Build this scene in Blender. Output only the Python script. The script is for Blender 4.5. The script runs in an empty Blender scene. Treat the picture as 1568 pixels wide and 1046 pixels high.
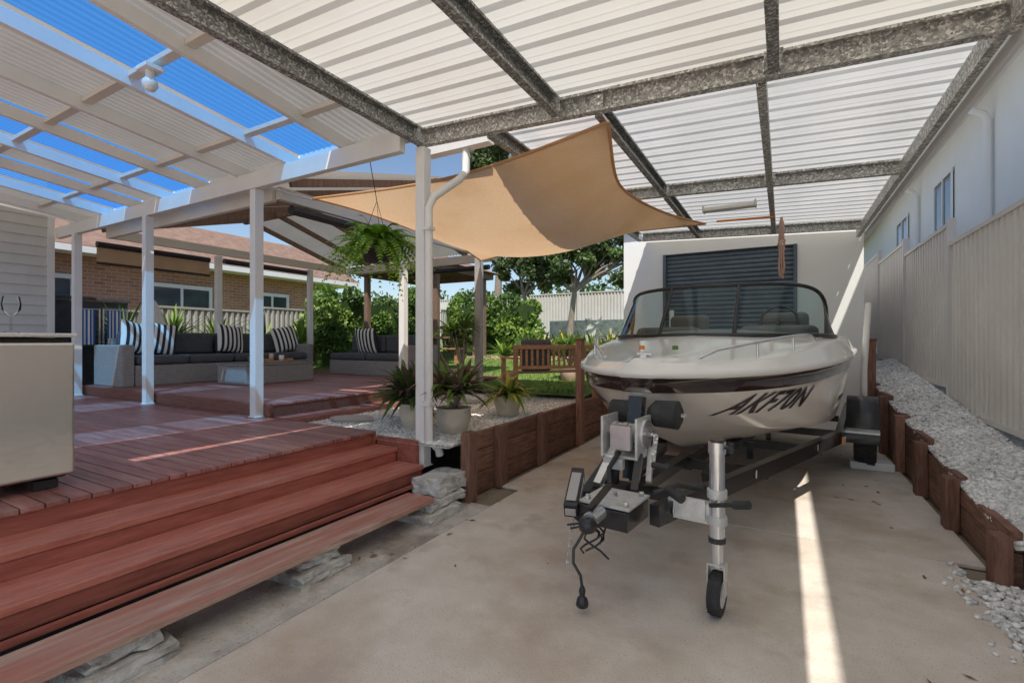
import bpy, bmesh, math, random
import numpy as np
from mathutils import Vector, Matrix
R=random.Random(7); NR=np.random.RandomState(5)
rad=math.radians
scene=bpy.context.scene

# ---------------------------------------------------------------- materials
def mat(name,c1,c2=None,scale=5,rough=.6,metal=0,bump=0,bscale=None,stretch=(1,1,1),island=0,detail=4,spec=.5,coat=0,ramp=(.35,.65),c3=None,s3=1.5,r3=(.5,.62),trans=0,speck=None,c4=None,s4=.7,r4=(.45,.7)):
    m=bpy.data.materials.new(name); m.use_nodes=True
    nt=m.node_tree; N=nt.nodes; Lk=nt.links
    b=N['Principled BSDF']; b.inputs['Roughness'].default_value=rough; b.inputs['Metallic'].default_value=metal
    b.inputs['Specular IOR Level'].default_value=spec; b.inputs['Coat Weight'].default_value=coat
    b.inputs['Coat Roughness'].default_value=.06
    tc=N.new('ShaderNodeTexCoord'); mp=N.new('ShaderNodeMapping'); mp.inputs['Scale'].default_value=stretch
    Lk.new(tc.outputs['Object'],mp.inputs['Vector'])
    def noise(s,d=detail):
        n=N.new('ShaderNodeTexNoise'); n.inputs['Scale'].default_value=s; n.inputs['Detail'].default_value=d
        n.inputs['Roughness'].default_value=.6; Lk.new(mp.outputs['Vector'],n.inputs['Vector']); return n
    def rampn(src,a,bb,ca,cb):
        r=N.new('ShaderNodeValToRGB'); r.color_ramp.elements[0].position=a; r.color_ramp.elements[1].position=bb
        r.color_ramp.elements[0].color=(*ca,1); r.color_ramp.elements[1].color=(*cb,1); Lk.new(src,r.inputs['Fac']); return r
    def mixc(fac,ca,cb):
        mx=N.new('ShaderNodeMix'); mx.data_type='RGBA'; Lk.new(fac,mx.inputs[0]); Lk.new(ca,mx.inputs[6]); mx.inputs[7].default_value=(*cb,1); return mx.outputs[2]
    c2=c2 or c1
    if c1!=c2:
        n1=noise(scale); col=rampn(n1.outputs['Fac'],ramp[0],ramp[1],c1,c2).outputs['Color']
    else:
        rg=N.new('ShaderNodeRGB'); rg.outputs[0].default_value=(*c1,1); col=rg.outputs[0]
    if c3:
        n3=noise(s3,6); r2=rampn(n3.outputs['Fac'],r3[0],r3[1],(0,0,0),(1,1,1)); col=mixc(r2.outputs['Color'],col,c3)
    if c4:
        n5=noise(s4,8); r5=rampn(n5.outputs['Fac'],r4[0],r4[1],(0,0,0),(.8,.8,.8)); col=mixc(r5.outputs['Color'],col,c4)
    if speck:
        n4=noise(speck[0],2); r4_=rampn(n4.outputs['Fac'],speck[1],speck[1]+.08,(0,0,0),(.7,.7,.7)); col=mixc(r4_.outputs['Color'],col,speck[2])
    if island:
        g=N.new('ShaderNodeNewGeometry'); mr=N.new('ShaderNodeMapRange'); mr.inputs['To Min'].default_value=1-island; mr.inputs['To Max'].default_value=1+island
        Lk.new(g.outputs['Random Per Island'],mr.inputs['Value'])
        vm=N.new('ShaderNodeVectorMath'); vm.operation='SCALE'; Lk.new(col,vm.inputs[0]); Lk.new(mr.outputs[0],vm.inputs['Scale']); col=vm.outputs[0]
    Lk.new(col,b.inputs['Base Color'])
    if bump:
        nb=noise(bscale or scale*3,4); bp=N.new('ShaderNodeBump'); bp.inputs['Strength'].default_value=bump; bp.inputs['Distance'].default_value=.02
        Lk.new(nb.outputs['Fac'],bp.inputs['Height']); Lk.new(bp.outputs['Normal'],b.inputs['Normal'])
    if trans:
        t=N.new('ShaderNodeBsdfTranslucent'); Lk.new(col,t.inputs['Color']); ms=N.new('ShaderNodeMixShader'); ms.inputs[0].default_value=trans
        Lk.new(b.outputs[0],ms.inputs[1]); Lk.new(t.outputs[0],ms.inputs[2]); Lk.new(ms.outputs[0],N['Material Output'].inputs[0])
    return m
def vor_mat(name,cols,scale,rough,metal=0,bump=0,stretch=(1,1,1),dist='F1'):
    m=bpy.data.materials.new(name); m.use_nodes=True; nt=m.node_tree; N=nt.nodes; Lk=nt.links
    b=N['Principled BSDF']; b.inputs['Roughness'].default_value=rough; b.inputs['Metallic'].default_value=metal
    tc=N.new('ShaderNodeTexCoord'); mp=N.new('ShaderNodeMapping'); mp.inputs['Scale'].default_value=stretch
    Lk.new(tc.outputs['Object'],mp.inputs['Vector'])
    nn=N.new('ShaderNodeTexNoise'); nn.inputs['Scale'].default_value=scale*.6; Lk.new(mp.outputs[0],nn.inputs['Vector'])
    va=N.new('ShaderNodeVectorMath'); va.operation='MULTIPLY_ADD'; Lk.new(nn.outputs['Color'],va.inputs[0]); va.inputs[1].default_value=(1.2/scale,)*3; Lk.new(mp.outputs[0],va.inputs[2])
    v=N.new('ShaderNodeTexVoronoi'); v.inputs['Scale'].default_value=scale; Lk.new(va.outputs[0],v.inputs['Vector'])
    sp=N.new('ShaderNodeSeparateColor'); Lk.new(v.outputs['Color'],sp.inputs[0])
    r=N.new('ShaderNodeValToRGB'); els=r.color_ramp.elements
    for i,c in enumerate(cols):
        p=i/(len(cols)-1)
        if i<2: e=els[i]; e.position=p if i==0 else 1/(len(cols)-1)
        else: e=els.new(p)
        e.color=(*c,1)
    Lk.new(sp.outputs[0],r.inputs[0]); Lk.new(r.outputs[0],b.inputs['Base Color'])
    if bump:
        bp=N.new('ShaderNodeBump'); bp.inputs['Strength'].default_value=bump; bp.inputs['Distance'].default_value=.01; bp.invert=True
        Lk.new(v.outputs['Distance'],bp.inputs['Height']); Lk.new(bp.outputs[0],b.inputs['Normal'])
    return m
def brick_mat(name,c1,c2,mortar,sc,bw=.5,rh=.25,ms=.02,rough=.85,bump=.4):
    m=bpy.data.materials.new(name); m.use_nodes=True; nt=m.node_tree; N=nt.nodes; Lk=nt.links
    b=N['Principled BSDF']; b.inputs['Roughness'].default_value=rough
    tc=N.new('ShaderNodeTexCoord'); sx=N.new('ShaderNodeSeparateXYZ'); Lk.new(tc.outputs['Object'],sx.inputs[0])
    ad=N.new('ShaderNodeMath'); Lk.new(sx.outputs[0],ad.inputs[0]); Lk.new(sx.outputs[1],ad.inputs[1])
    cb=N.new('ShaderNodeCombineXYZ'); Lk.new(ad.outputs[0],cb.inputs[0]); Lk.new(sx.outputs[2],cb.inputs[1])
    br=N.new('ShaderNodeTexBrick'); br.inputs['Color1'].default_value=(*c1,1); br.inputs['Color2'].default_value=(*c2,1); br.inputs['Mortar'].default_value=(*mortar,1)
    br.inputs['Scale'].default_value=sc; br.inputs['Brick Width'].default_value=bw; br.inputs['Row Height'].default_value=rh; br.inputs['Mortar Size'].default_value=ms
    Lk.new(cb.outputs[0],br.inputs['Vector']); Lk.new(br.outputs['Color'],b.inputs['Base Color'])
    bp=N.new('ShaderNodeBump'); bp.inputs['Strength'].default_value=bump; bp.inputs['Distance'].default_value=.01; bp.invert=True
    Lk.new(br.outputs['Fac'],bp.inputs['Height']); Lk.new(bp.outputs[0],b.inputs['Normal'])
    return m
def glass_mat(name,tint,rough=.02,fac=.25):
    m=bpy.data.materials.new(name); m.use_nodes=True; nt=m.node_tree; N=nt.nodes; Lk=nt.links
    N.remove(N['Principled BSDF'])
    t=N.new('ShaderNodeBsdfTransparent'); t.inputs[0].default_value=(*tint,1)
    g=N.new('ShaderNodeBsdfGlossy'); g.inputs['Roughness'].default_value=rough
    fr=N.new('ShaderNodeLayerWeight'); fr.inputs['Blend'].default_value=fac
    ms=N.new('ShaderNodeMixShader'); Lk.new(fr.outputs['Fresnel'],ms.inputs[0]); Lk.new(t.outputs[0],ms.inputs[1]); Lk.new(g.outputs[0],ms.inputs[2])
    Lk.new(ms.outputs[0],N['Material Output'].inputs[0]); return m
def poly_mat(name,col,fac=.5):
    m=bpy.data.materials.new(name); m.use_nodes=True; nt=m.node_tree; N=nt.nodes; Lk=nt.links
    N.remove(N['Principled BSDF'])
    t=N.new('ShaderNodeBsdfTransparent'); t.inputs[0].default_value=(*col,1)
    g=N.new('ShaderNodeBsdfTranslucent'); g.inputs[0].default_value=(*col,1)
    ms=N.new('ShaderNodeMixShader'); ms.inputs[0].default_value=fac
    Lk.new(t.outputs[0],ms.inputs[1]); Lk.new(g.outputs[0],ms.inputs[2]); Lk.new(ms.outputs[0],N['Material Output'].inputs[0]); return m

M={}
M['conc']=mat('driveway_concrete',(.66,.58,.49),(.78,.71,.62),3.2,.82,bump=.3,bscale=110,c3=(.58,.47,.37),s3=1.3,r3=(.48,.66),detail=6,speck=(120,.60,(.38,.32,.27)),c4=(.50,.44,.39),s4=2.6,r4=(.56,.74))
M['conc2']=mat('old_concrete',(.50,.46,.41),(.68,.64,.57),6,.9,bump=.5,bscale=50,c3=(.36,.31,.26),s3=2.5,speck=(90,.6,(.28,.25,.22)))
M['block']=mat('concrete_block',(.56,.54,.50),(.74,.72,.68),9,.95,bump=.8,bscale=40,c3=(.40,.37,.33),s3=6)
M['dirt']=mat('dirt',(.26,.21,.15),(.36,.30,.23),5,.95,bump=.5)
M['grass']=mat('grass_ground',(.10,.17,.03),(.18,.26,.05),6,.95,bump=.6,bscale=60)
M['blade']=mat('grass_blade',(.12,.23,.03),(.23,.34,.06),2,.7,island=.4,trans=.3)
M['deck']=mat('deck_stain',(.25,.095,.085),(.40,.175,.15),7,.34,bump=.25,bscale=40,stretch=(.6,6,6),island=.25,c3=(.46,.26,.23),s3=1.2,r3=(.5,.75),speck=(50,.66,(.55,.40,.36)))
M['deck2']=mat('deck_stain_dark',(.15,.06,.045),(.25,.105,.075),7,.5,bump=.25,bscale=40,stretch=(.6,6,6),island=.25)
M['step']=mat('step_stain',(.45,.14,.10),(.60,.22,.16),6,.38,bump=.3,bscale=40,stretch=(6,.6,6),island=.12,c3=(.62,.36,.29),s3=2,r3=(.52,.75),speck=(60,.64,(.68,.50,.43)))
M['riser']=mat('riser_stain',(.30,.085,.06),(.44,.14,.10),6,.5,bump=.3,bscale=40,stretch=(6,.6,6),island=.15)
M['plank']=mat('weathered_plank',(.42,.23,.18),(.66,.48,.39),8,.7,bump=.5,bscale=30,stretch=(8,.6,6),c3=(.50,.20,.15),s3=2,r3=(.42,.6),speck=(40,.62,(.30,.20,.16)))
M['sleeper']=mat('sleeper_timber',(.17,.085,.055),(.33,.17,.115),8,.75,bump=.7,bscale=30,stretch=(5,.7,5),island=.3)
M['postw']=mat('sleeper_post',(.21,.10,.065),(.37,.19,.13),8,.75,bump=.7,bscale=30,stretch=(6,6,.7),island=.3)
M['white']=mat('white_paint',(.80,.79,.76),(.85,.84,.82),4,.45)
M['cream']=mat('cream_paint',(.70,.65,.57),(.76,.71,.63),4,.5)
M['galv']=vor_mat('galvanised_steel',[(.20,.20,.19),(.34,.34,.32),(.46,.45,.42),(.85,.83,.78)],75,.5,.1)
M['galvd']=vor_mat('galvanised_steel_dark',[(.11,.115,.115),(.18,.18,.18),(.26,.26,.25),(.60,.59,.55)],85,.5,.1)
M['roofc']=mat('roof_sheet_cream_translucent',(.80,.76,.67),(.83,.79,.71),2,.45,spec=.4,c3=(.73,.67,.57),s3=1.0,r3=(.45,.75),trans=.46)  # steel given translucency so its underside glows and lights the carport shade
M['roofz']=mat('roof_sheet_zinc_translucent',(.78,.77,.73),(.84,.83,.80),2,.22,metal=.3,trans=.42)  # added translucency lets sun brighten the shade below; real zinc sheet is opaque
M['patio']=mat('patio_roof_sheet_translucent',(.46,.44,.40),(.52,.49,.45),2,.5,metal=.0,trans=.30)  # translucency added to brighten the covered deck; the real sheet passes no sun
M['poly']=poly_mat('polycarbonate_blue',(.16,.50,.95),.25)
M['fence']=mat('colorbond_fence',(.68,.64,.59),(.74,.70,.65),2,.42,spec=.4)
M['fencebk']=mat('back_fence',(.62,.60,.56),(.68,.66,.62),2,.5)
M['fenced']=mat('grey_fence',(.38,.36,.34),(.44,.42,.40),2,.6)
M['render']=mat('white_render',(.85,.84,.81),(.88,.87,.84),3,.8)
M['brick']=brick_mat('red_brick',(.42,.17,.09),(.54,.26,.15),(.5,.45,.4),4.3,1.0,.36,.03)
M['tile']=mat('roof_tile',(.20,.12,.09),(.28,.18,.13),5,.8,bump=.5)
M['door']=mat('roller_door_blue',(.07,.10,.13),(.10,.135,.17),3,.32,metal=.2)
M['win']=mat('window_glass',(.04,.05,.06),(.08,.10,.12),1,.08,spec=.8)
M['weather']=mat('weatherboard',(.62,.61,.58),(.67,.66,.63),3,.6)
M['gel']=mat('gelcoat_cream',(.86,.80,.72),(.88,.82,.74),2,.16,coat=.25)
M['gelw']=mat('gelcoat_white',(.88,.85,.80),None,2,.14,coat=.35)
M['gelk']=mat('gelcoat_black',(.035,.022,.02),None,2,.08,coat=.6)
M['seat']=mat('boat_vinyl',(.14,.13,.12),(.18,.17,.15),6,.5)
M['lett']=mat('lettering',(.03,.025,.03),(.05,.03,.04),2,.3)
M['glass']=glass_mat('windscreen_glass',(.66,.80,.80),.02,.3)
M['clear']=glass_mat('clear_glass',(.95,.97,.97),.01,.2)
M['black']=mat('black_paint',(.022,.022,.024),(.035,.035,.037),6,.25)
M['rubber']=mat('rubber',(.03,.03,.03),(.05,.05,.05),20,.8,bump=.3,bscale=60)
M['steel']=mat('steel',(.68,.69,.70),(.80,.81,.82),12,.25,metal=.75)
M['zinc']=mat('zinc_plate',(.60,.60,.58),(.78,.78,.76),25,.38,metal=.4,c3=(.45,.36,.28),s3=9,r3=(.60,.75))
M['stainless']=mat('stainless_door',(.78,.75,.71),(.84,.82,.79),1.5,.22,metal=.92,bump=.35,bscale=1.6,speck=(9,.70,(.55,.50,.45)))
M['orange']=mat('orange',(.7,.22,.02),None,2,.3)
M['sail']=mat('shade_sail',(.76,.50,.29),(.82,.57,.35),60,.9,trans=.5,speck=(260,.5,(.60,.38,.20)),c4=(.68,.42,.22),s4=1.5)
M['wicker']=brick_mat('wicker',(.44,.42,.40),(.58,.56,.53),(.16,.15,.14),30,.9,.30,.05,rough=.7,bump=.8)
M['char']=mat('charcoal_fabric',(.075,.078,.09),(.105,.108,.12),30,.95)
M['fwhite']=mat('fabric_white',(.80,.78,.74),None,30,.95)
M['fblack']=mat('fabric_navy',(.025,.03,.045),None,30,.95)
M['fblue']=mat('fabric_blue',(.02,.12,.42),None,30,.95)
M['teak']=mat('teak',(.33,.16,.08),(.48,.27,.15),8,.6,bump=.3,stretch=(1,1,5),island=.2)
M['brownp']=mat('brown_post',(.17,.10,.07),(.26,.17,.12),8,.7,stretch=(4,4,.6))
M['potc']=mat('stone_pot',(.60,.53,.42),(.72,.65,.54),8,.8,bump=.3)
M['terra']=mat('terracotta_pot',(.55,.38,.27),(.66,.49,.37),8,.8)
M['soil']=mat('soil',(.06,.045,.03),(.1,.07,.05),20,.95)
M['bark']=mat('bark',(.22,.18,.14),(.38,.32,.26),9,.9,bump=.8,stretch=(3,3,.6))
def leaf(n,a,b,isl=.45,tr=.3): return mat(n,a,b,1.3,.5,island=isl,trans=tr,spec=.35,detail=2)
M['leafd']=leaf('leaf_dark',(.05,.09,.028),(.09,.15,.04))
M['leafm']=leaf('leaf_mid',(.10,.19,.04),(.17,.27,.06))
M['leafl']=leaf('leaf_light',(.18,.31,.05),(.30,.42,.08))
M['leaff']=leaf('leaf_fern',(.19,.42,.03),(.36,.58,.07),tr=.45)
M['leafg']=leaf('leaf_gum',(.12,.15,.07),(.21,.24,.12))
M['leafp']=leaf('leaf_purple',(.13,.06,.07),(.20,.16,.11))
M['leafy']=leaf('leaf_yellow',(.38,.34,.06),(.52,.42,.09))
M['dryleaf']=leaf('leaf_dry',(.22,.12,.06),(.35,.20,.10))
M['rope']=mat('rope',(.48,.28,.22),(.62,.40,.32),60,.9)
M['lamp']=mat('light_diffuser',(.88,.85,.78),None,2,.4)
M['blind']=mat('cafe_blind',(.50,.32,.18),(.58,.38,.22),3,.6,trans=.4)
M['rock']=mat('garden_rock',(.42,.28,.19),(.55,.42,.30),5,.9)
M['bluefence']=mat('dark_screen',(.05,.055,.07),(.09,.09,.10),5,.7)
peb=mat('white_pebbles',(.66,.64,.60),(.82,.80,.76),3,.75,island=.32,detail=2)
pebb=vor_mat('pebble_base',[(.32,.30,.27),(.52,.49,.45),(.66,.64,.6),(.74,.72,.68)],38,.85,0,.8)

# ---------------------------------------------------------------- mesh builder
class MB:
    def __init__(s): s.v=[];s.f=[];s.m=[];s.s=[]
    def add(s,vs,fs,mi=0,sm=False,T=None):
        o=len(s.v)
        for p in vs: s.v.append(tuple(T@Vector(p)) if T is not None else tuple(p))
        for f in fs: s.f.append(tuple(o+i for i in f)); s.m.append(mi); s.s.append(sm)
    def box(s,x0,x1,y0,y1,z0,z1,mi=0,T=None):
        vs=[(x0,y0,z0),(x1,y0,z0),(x1,y1,z0),(x0,y1,z0),(x0,y0,z1),(x1,y0,z1),(x1,y1,z1),(x0,y1,z1)]
        s.add(vs,[(0,3,2,1),(4,5,6,7),(0,1,5,4),(1,2,6,5),(2,3,7,6),(3,0,4,7)],mi,False,T)
    def frame(s,p0,p1,up=(0,0,1)):
        p0=Vector(p0);p1=Vector(p1);d=(p1-p0).normalized();u=Vector(up)
        if abs(d.dot(u))>.99:u=Vector((0,1,0))
        r=d.cross(u).normalized();u=r.cross(d).normalized();return p0,p1,d,r,u
    def prof(s,poly,p0,p1,mi=0,up=(0,0,1),sm=False):
        p0,p1,d,r,u=s.frame(p0,p1,up);n=len(poly)
        vs=[p0+r*a+u*b for a,b in poly]+[p1+r*a+u*b for a,b in poly]
        fs=[(i,(i+1)%n,n+(i+1)%n,n+i) for i in range(n)]+[tuple(range(n))[::-1],tuple(range(n,2*n))]
        s.add(vs,fs,mi,sm)
    def beam(s,p0,p1,w,h,mi=0,up=(0,0,1)):
        s.prof([(-w/2,-h/2),(w/2,-h/2),(w/2,h/2),(-w/2,h/2)],p0,p1,mi,up)
    def cch(s,p0,p1,w,h,mi=0,t=.006,lip=.018,flip=1):
        a=[(-w/2,-h/2),(w/2,-h/2),(w/2,-h/2+lip),(w/2-t,-h/2+lip),(w/2-t,-h/2+t),(-w/2+t,-h/2+t),(-w/2+t,h/2-t),(w/2-t,h/2-t),(w/2-t,h/2-lip),(w/2,h/2-lip),(w/2,h/2),(-w/2,h/2)]
        s.prof([(x*flip,y) for x,y in a],p0,p1,mi)
    def tube(s,pts,r,n=8,mi=0,caps=True):
        pts=[Vector(p) for p in pts];k=len(pts);rr=r if hasattr(r,'__len__') else [r]*k
        vs=[];pu=None
        for i,p in enumerate(pts):
            d=(pts[min(i+1,k-1)]-pts[max(i-1,0)]).normalized()
            if pu is None:
                pu=Vector((0,0,1)) if abs(d.z)<.9 else Vector((1,0,0))
            a=d.cross(pu).normalized();pu=a.cross(d).normalized()
            for j in range(n):
                t=2*math.pi*j/n; vs.append(p+(a*math.cos(t)+pu*math.sin(t))*rr[i])
        fs=[(i*n+j,i*n+(j+1)%n,(i+1)*n+(j+1)%n,(i+1)*n+j) for i in range(k-1) for j in range(n)]
        s.add(vs,fs,mi,True)
        if caps: s.add(vs[:n],[tuple(range(n))],mi);s.add(vs[-n:],[tuple(range(n))],mi)
    def lathe(s,pf,c=(0,0,0),n=20,mi=0,T=None):
        vs=[];k=len(pf)
        for r,z in pf:
            for j in range(n):
                t=2*math.pi*j/n;vs.append((c[0]+r*math.cos(t),c[1]+r*math.sin(t),c[2]+z))
        fs=[(i*n+j,i*n+(j+1)%n,(i+1)*n+(j+1)%n,(i+1)*n+j) for i in range(k-1) for j in range(n)]
        s.add(vs,fs,mi,True,T)
    def strap(s,b,az,el,L,w,dr,mi,seg=5,fold=.25):
        b=Vector(b);h=Vector((math.cos(az),math.sin(az),0));sd=Vector((-math.sin(az),math.cos(az),0));vs=[]
        for i in range(seg+1):
            t=i/seg;p=b+h*(L*t*math.cos(el))+Vector((0,0,L*(t*math.sin(el)-dr*t*t)))
            ww=w*.5*(min(1,.45+t*2.2))*(1-t**3) if i<seg else .001
            vs+= [p-sd*ww+Vector((0,0,ww*fold)),p,p+sd*ww+Vector((0,0,ww*fold))]
        fs=[]
        for i in range(seg):
            a=i*3;fs+=[(a,a+1,a+4,a+3),(a+1,a+2,a+5,a+4)]
        s.add(vs,fs,mi,True)
    def leaves(s,c,rx,n,size,mis,shell=.5,flat=0):
        c=Vector(c)
        for _ in range(n):
            while True:
                d=Vector((R.uniform(-1,1),R.uniform(-1,1),R.uniform(-1,1)))
                if .01<d.length<1:break
            d=d.normalized()*(shell+(1-shell)*R.random()) if R.random()<.75 else d
            p=c+Vector((d.x*rx[0],d.y*rx[1],d.z*rx[2]))
            a=Vector((R.gauss(0,1),R.gauss(0,1),R.gauss(0,1)-flat)).normalized();q=a.cross(Vector((R.gauss(0,1),R.gauss(0,1),R.gauss(0,1)))).normalized()
            L=size*R.uniform(.6,1.3);w=L*.32
            s.add([p-a*L*.5,p+q*w,p+a*L*.5,p-q*w],[(0,1,2,3)],R.choice(mis))
    def build(s,name,mats,bevel=0,parent=None,loc=None,rotz=0,seg=2):
        me=bpy.data.meshes.new(name);me.from_pydata(s.v,[],s.f);me.update()
        for k in mats: me.materials.append(M[k] if isinstance(k,str) else k)
        me.polygons.foreach_set('material_index',s.m);me.polygons.foreach_set('use_smooth',s.s)
        o=bpy.data.objects.new(name,me);scene.collection.objects.link(o)
        if loc:o.location=loc
        o.rotation_euler[2]=rotz
        if bevel:
            md=o.modifiers.new('b','BEVEL');md.width=bevel;md.segments=seg;md.limit_method='ANGLE';md.angle_limit=rad(40)
        if parent:o.parent=parent
        return o
def empty(name,loc=(0,0,0),rotz=0):
    e=bpy.data.objects.new(name,None);scene.collection.objects.link(e);e.location=loc;e.rotation_euler[2]=rotz;return e
def simple(name,boxes,mats,bevel=0,parent=None):
    b=MB()
    for q in boxes:b.box(*q)
    return b.build(name,mats,bevel,parent)

# ---------------------------------------------------------------- ground
g=MB();g.add([(-150,-150,-.03),(150,-150,-.03),(150,150,-.03),(-150,150,-.03)],[(0,1,2,3)]);g.build('ground',['dirt'])
simple('driveway',[(-2.10,.92,-6,3.893,-.025,0,0),(-2.30,1.06,3.907,8.8,-.025,0,0)],['conc'],.006)
simple('front_apron',[(-12,6,-30,-6.02,-.028,-.004,0)],['conc'])
simple('driveway_edge_strip',[(-2.72,-2.112,-6,3.4,-.028,-.006,0)],['conc2'],.008)
def gz(y): return .55+max(0,y-6.6)*.085
t=MB();ny=30
for i in range(ny+1):
    y=6.6+i*1.6
    t.v+=[(-30,y,gz(y)),(-2.5,y,gz(y))]
for i in range(ny): t.f.append((2*i,2*i+1,2*i+3,2*i+2));t.m.append(0);t.s.append(False)
t.build('lawn',['grass'])
gb=MB()
for _ in range(16000):
    x=R.uniform(-9,-2.6);y=6.7+10*R.random()**1.4;z=gz(y);a=R.uniform(0,6.28);h=R.uniform(.03,.07);w=.008
    gb.add([(x-w*math.cos(a),y-w*math.sin(a),z),(x+w*math.cos(a),y+w*math.sin(a),z),(x+R.gauss(0,.02),y+R.gauss(0,.02),z+h)],[(0,1,2)],0)
gb.build('grass',['blade'])
fl=MB()
for _ in range(70):
    u_=R.random()
    if u_<.45: x=R.uniform(-2.7,-2.0);y=R.uniform(1,3.6)
    elif u_<.8: x=R.uniform(.5,1.0);y=R.uniform(3.2,8)
    else: x=R.uniform(-2.2,.9);y=R.uniform(2,8.5)
    a=R.uniform(0,6.28);L_=R.uniform(.012,.032);c_=math.cos(a);s_=math.sin(a);h_=R.uniform(.002,.010)
    fl.add([(x-c_*L_,y-s_*L_,.002),(x-s_*L_*.35,y+c_*L_*.35,.003+h_),(x+c_*L_,y+s_*L_,.002+h_*.5),(x+s_*L_*.35,y-c_*L_*.35,.003)],[(0,1,2,3)],0)
fl.build('fallen_leaves',['dryleaf'])

def pebbles(name,pts,size,matl):
    phi=(1+5**.5)/2
    V=np.array([(-1,phi,0),(1,phi,0),(-1,-phi,0),(1,-phi,0),(0,-1,phi),(0,1,phi),(0,-1,-phi),(0,1,-phi),(phi,0,-1),(phi,0,1),(-phi,0,-1),(-phi,0,1)])/1.9
    F=np.array([(0,11,5),(0,5,1),(0,1,7),(0,7,10),(0,10,11),(1,5,9),(5,11,4),(11,10,2),(10,7,6),(7,1,8),(3,9,4),(3,4,2),(3,2,6),(3,6,8),(3,8,9),(4,9,5),(2,4,11),(6,2,10),(8,6,7),(9,8,1)])
    n=len(pts);P=np.array(pts)
    sc=size*NR.uniform(.6,1.35,(n,1))*np.concatenate([NR.uniform(.8,1.3,(n,1)),NR.uniform(.7,1.1,(n,1)),NR.uniform(.45,.75,(n,1))],1)
    a=NR.uniform(0,6.28,n);c,s_=np.cos(a),np.sin(a)
    W=V[None]*sc[:,None,:]
    X=W[:,:,0]*c[:,None]-W[:,:,1]*s_[:,None];Y=W[:,:,0]*s_[:,None]+W[:,:,1]*c[:,None]
    tl=NR.normal(0,.35,(n,1));Z=W[:,:,2]+X*tl
    W=np.stack([X,Y,Z],2)+P[:,None,:]
    FF=(F[None]+12*np.arange(n)[:,None,None]).reshape(-1,3)
    me=bpy.data.meshes.new(name);me.from_pydata(W.reshape(-1,3).tolist(),[],FF.tolist());me.materials.append(matl)
    me.polygons.foreach_set('use_smooth',[True]*len(me.polygons));me.update()
    o=bpy.data.objects.new(name,me);scene.collection.objects.link(o);return o
def wt(y): return .25+max(0,min(y,10)-3.7)*.112
def rbz(x,y): return wt(y)-.03+(x-1.1)*.26
b=MB()
for i in range(25):
    y=3.62+i*.5
    b.v+=[(1.1,y,rbz(1.1,y)),(2.4,y,rbz(1.7,y))]
for i in range(24): b.f.append((2*i,2*i+1,2*i+3,2*i+2));b.m.append(0);b.s.append(False)
b.build('garden_bed',[pebb])
pts=[]
for _ in range(15000):
    y=3.7+6.5*R.random()**1.6;x=R.uniform(1.11,1.6);pts.append((x,y,rbz(x,y)+.006))
b=MB();b.add([(.92,1,-.012),(2.4,1,-.012),(2.4,3.63,-.012),(.92,3.63,-.012)],[(0,1,2,3)]);b.build('gravel_strip',[pebb])
for _ in range(3000):
    pts.append((R.uniform(.9,1.5),R.uniform(2.3,3.64),R.uniform(-.005,.015)))
for _ in range(45): pts.append((.92-abs(R.gauss(0,.07)),R.uniform(2.8,3.9),.006))
pebbles('gravel_bed',pts,.017,peb)
b=MB();b.add([(-4.75,3.2,.47),(-2.4,3.2,.47),(-2.4,7.0,.50),(-4.75,7.0,.50)],[(0,1,2,3)]);b.build('garden_bed',[pebb])
pts=[]
for _ in range(16000):
    y=3.25+3.6*R.random()**1.3;x=R.uniform(-4.7,-2.42);pts.append((x,y,.483))
pebbles('gravel_bed',pts,.02,peb)
b=MB()
for x,y in((-4.1,3.75),(-3.75,4.6),(-3.9,5.6)):
    n=12;v=[(x+.26*math.cos(k*6.283/n)*R.uniform(.85,1.1),y+.2*math.sin(k*6.283/n)*R.uniform(.85,1.1),.52) for k in range(n)]
    b.add(v+[(p[0],p[1],.47) for p in v],[tuple(range(n))]+[(k,(k+1)%n,n+(k+1)%n,n+k) for k in range(n)])
b.build('stepping_stones',['fenced'],.01)

def rwall(name,x,ys,side,topf,tall=()):
    w=MB()
    for i in range(len(ys)-1):
        y0,y1=ys[i],ys[i+1];tp=topf((y0+y1)/2);z=-.02
        while z<tp-.03:
            z1=min(z+.2,tp);w.box(x,x+.055*side,y0+.003,y1-.003,z+.003,z1-.003,0) if side>0 else w.box(x-.055,x,y0+.003,y1-.003,z+.003,z1-.003,0);z=z1
    for i,y in enumerate(ys):
        h=topf(y)+R.uniform(.01,.05);
        if i in tall:h=1.36
        xa,xb=(x-.085,x-.003) if side>0 else (x+.003,x+.085)
        w.box(xa,xb,y-.065,y+.065,-.02,h,1)
        if i in tall: w.box(xa-.012,xb+.012,y-.078,y+.078,h+.001,h+.03,1)
    w.build(name,['sleeper','postw'],.007)
rwall('retaining_wall',1.10,[3.7,4.62,5.5,6.4,7.3,8.2,8.78],1,wt,(5,))
rwall('retaining_wall',-2.38,[3.42,3.95,4.85,6.0,7.1,8.0,8.78],-1,lambda y:.54,(3,))

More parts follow.
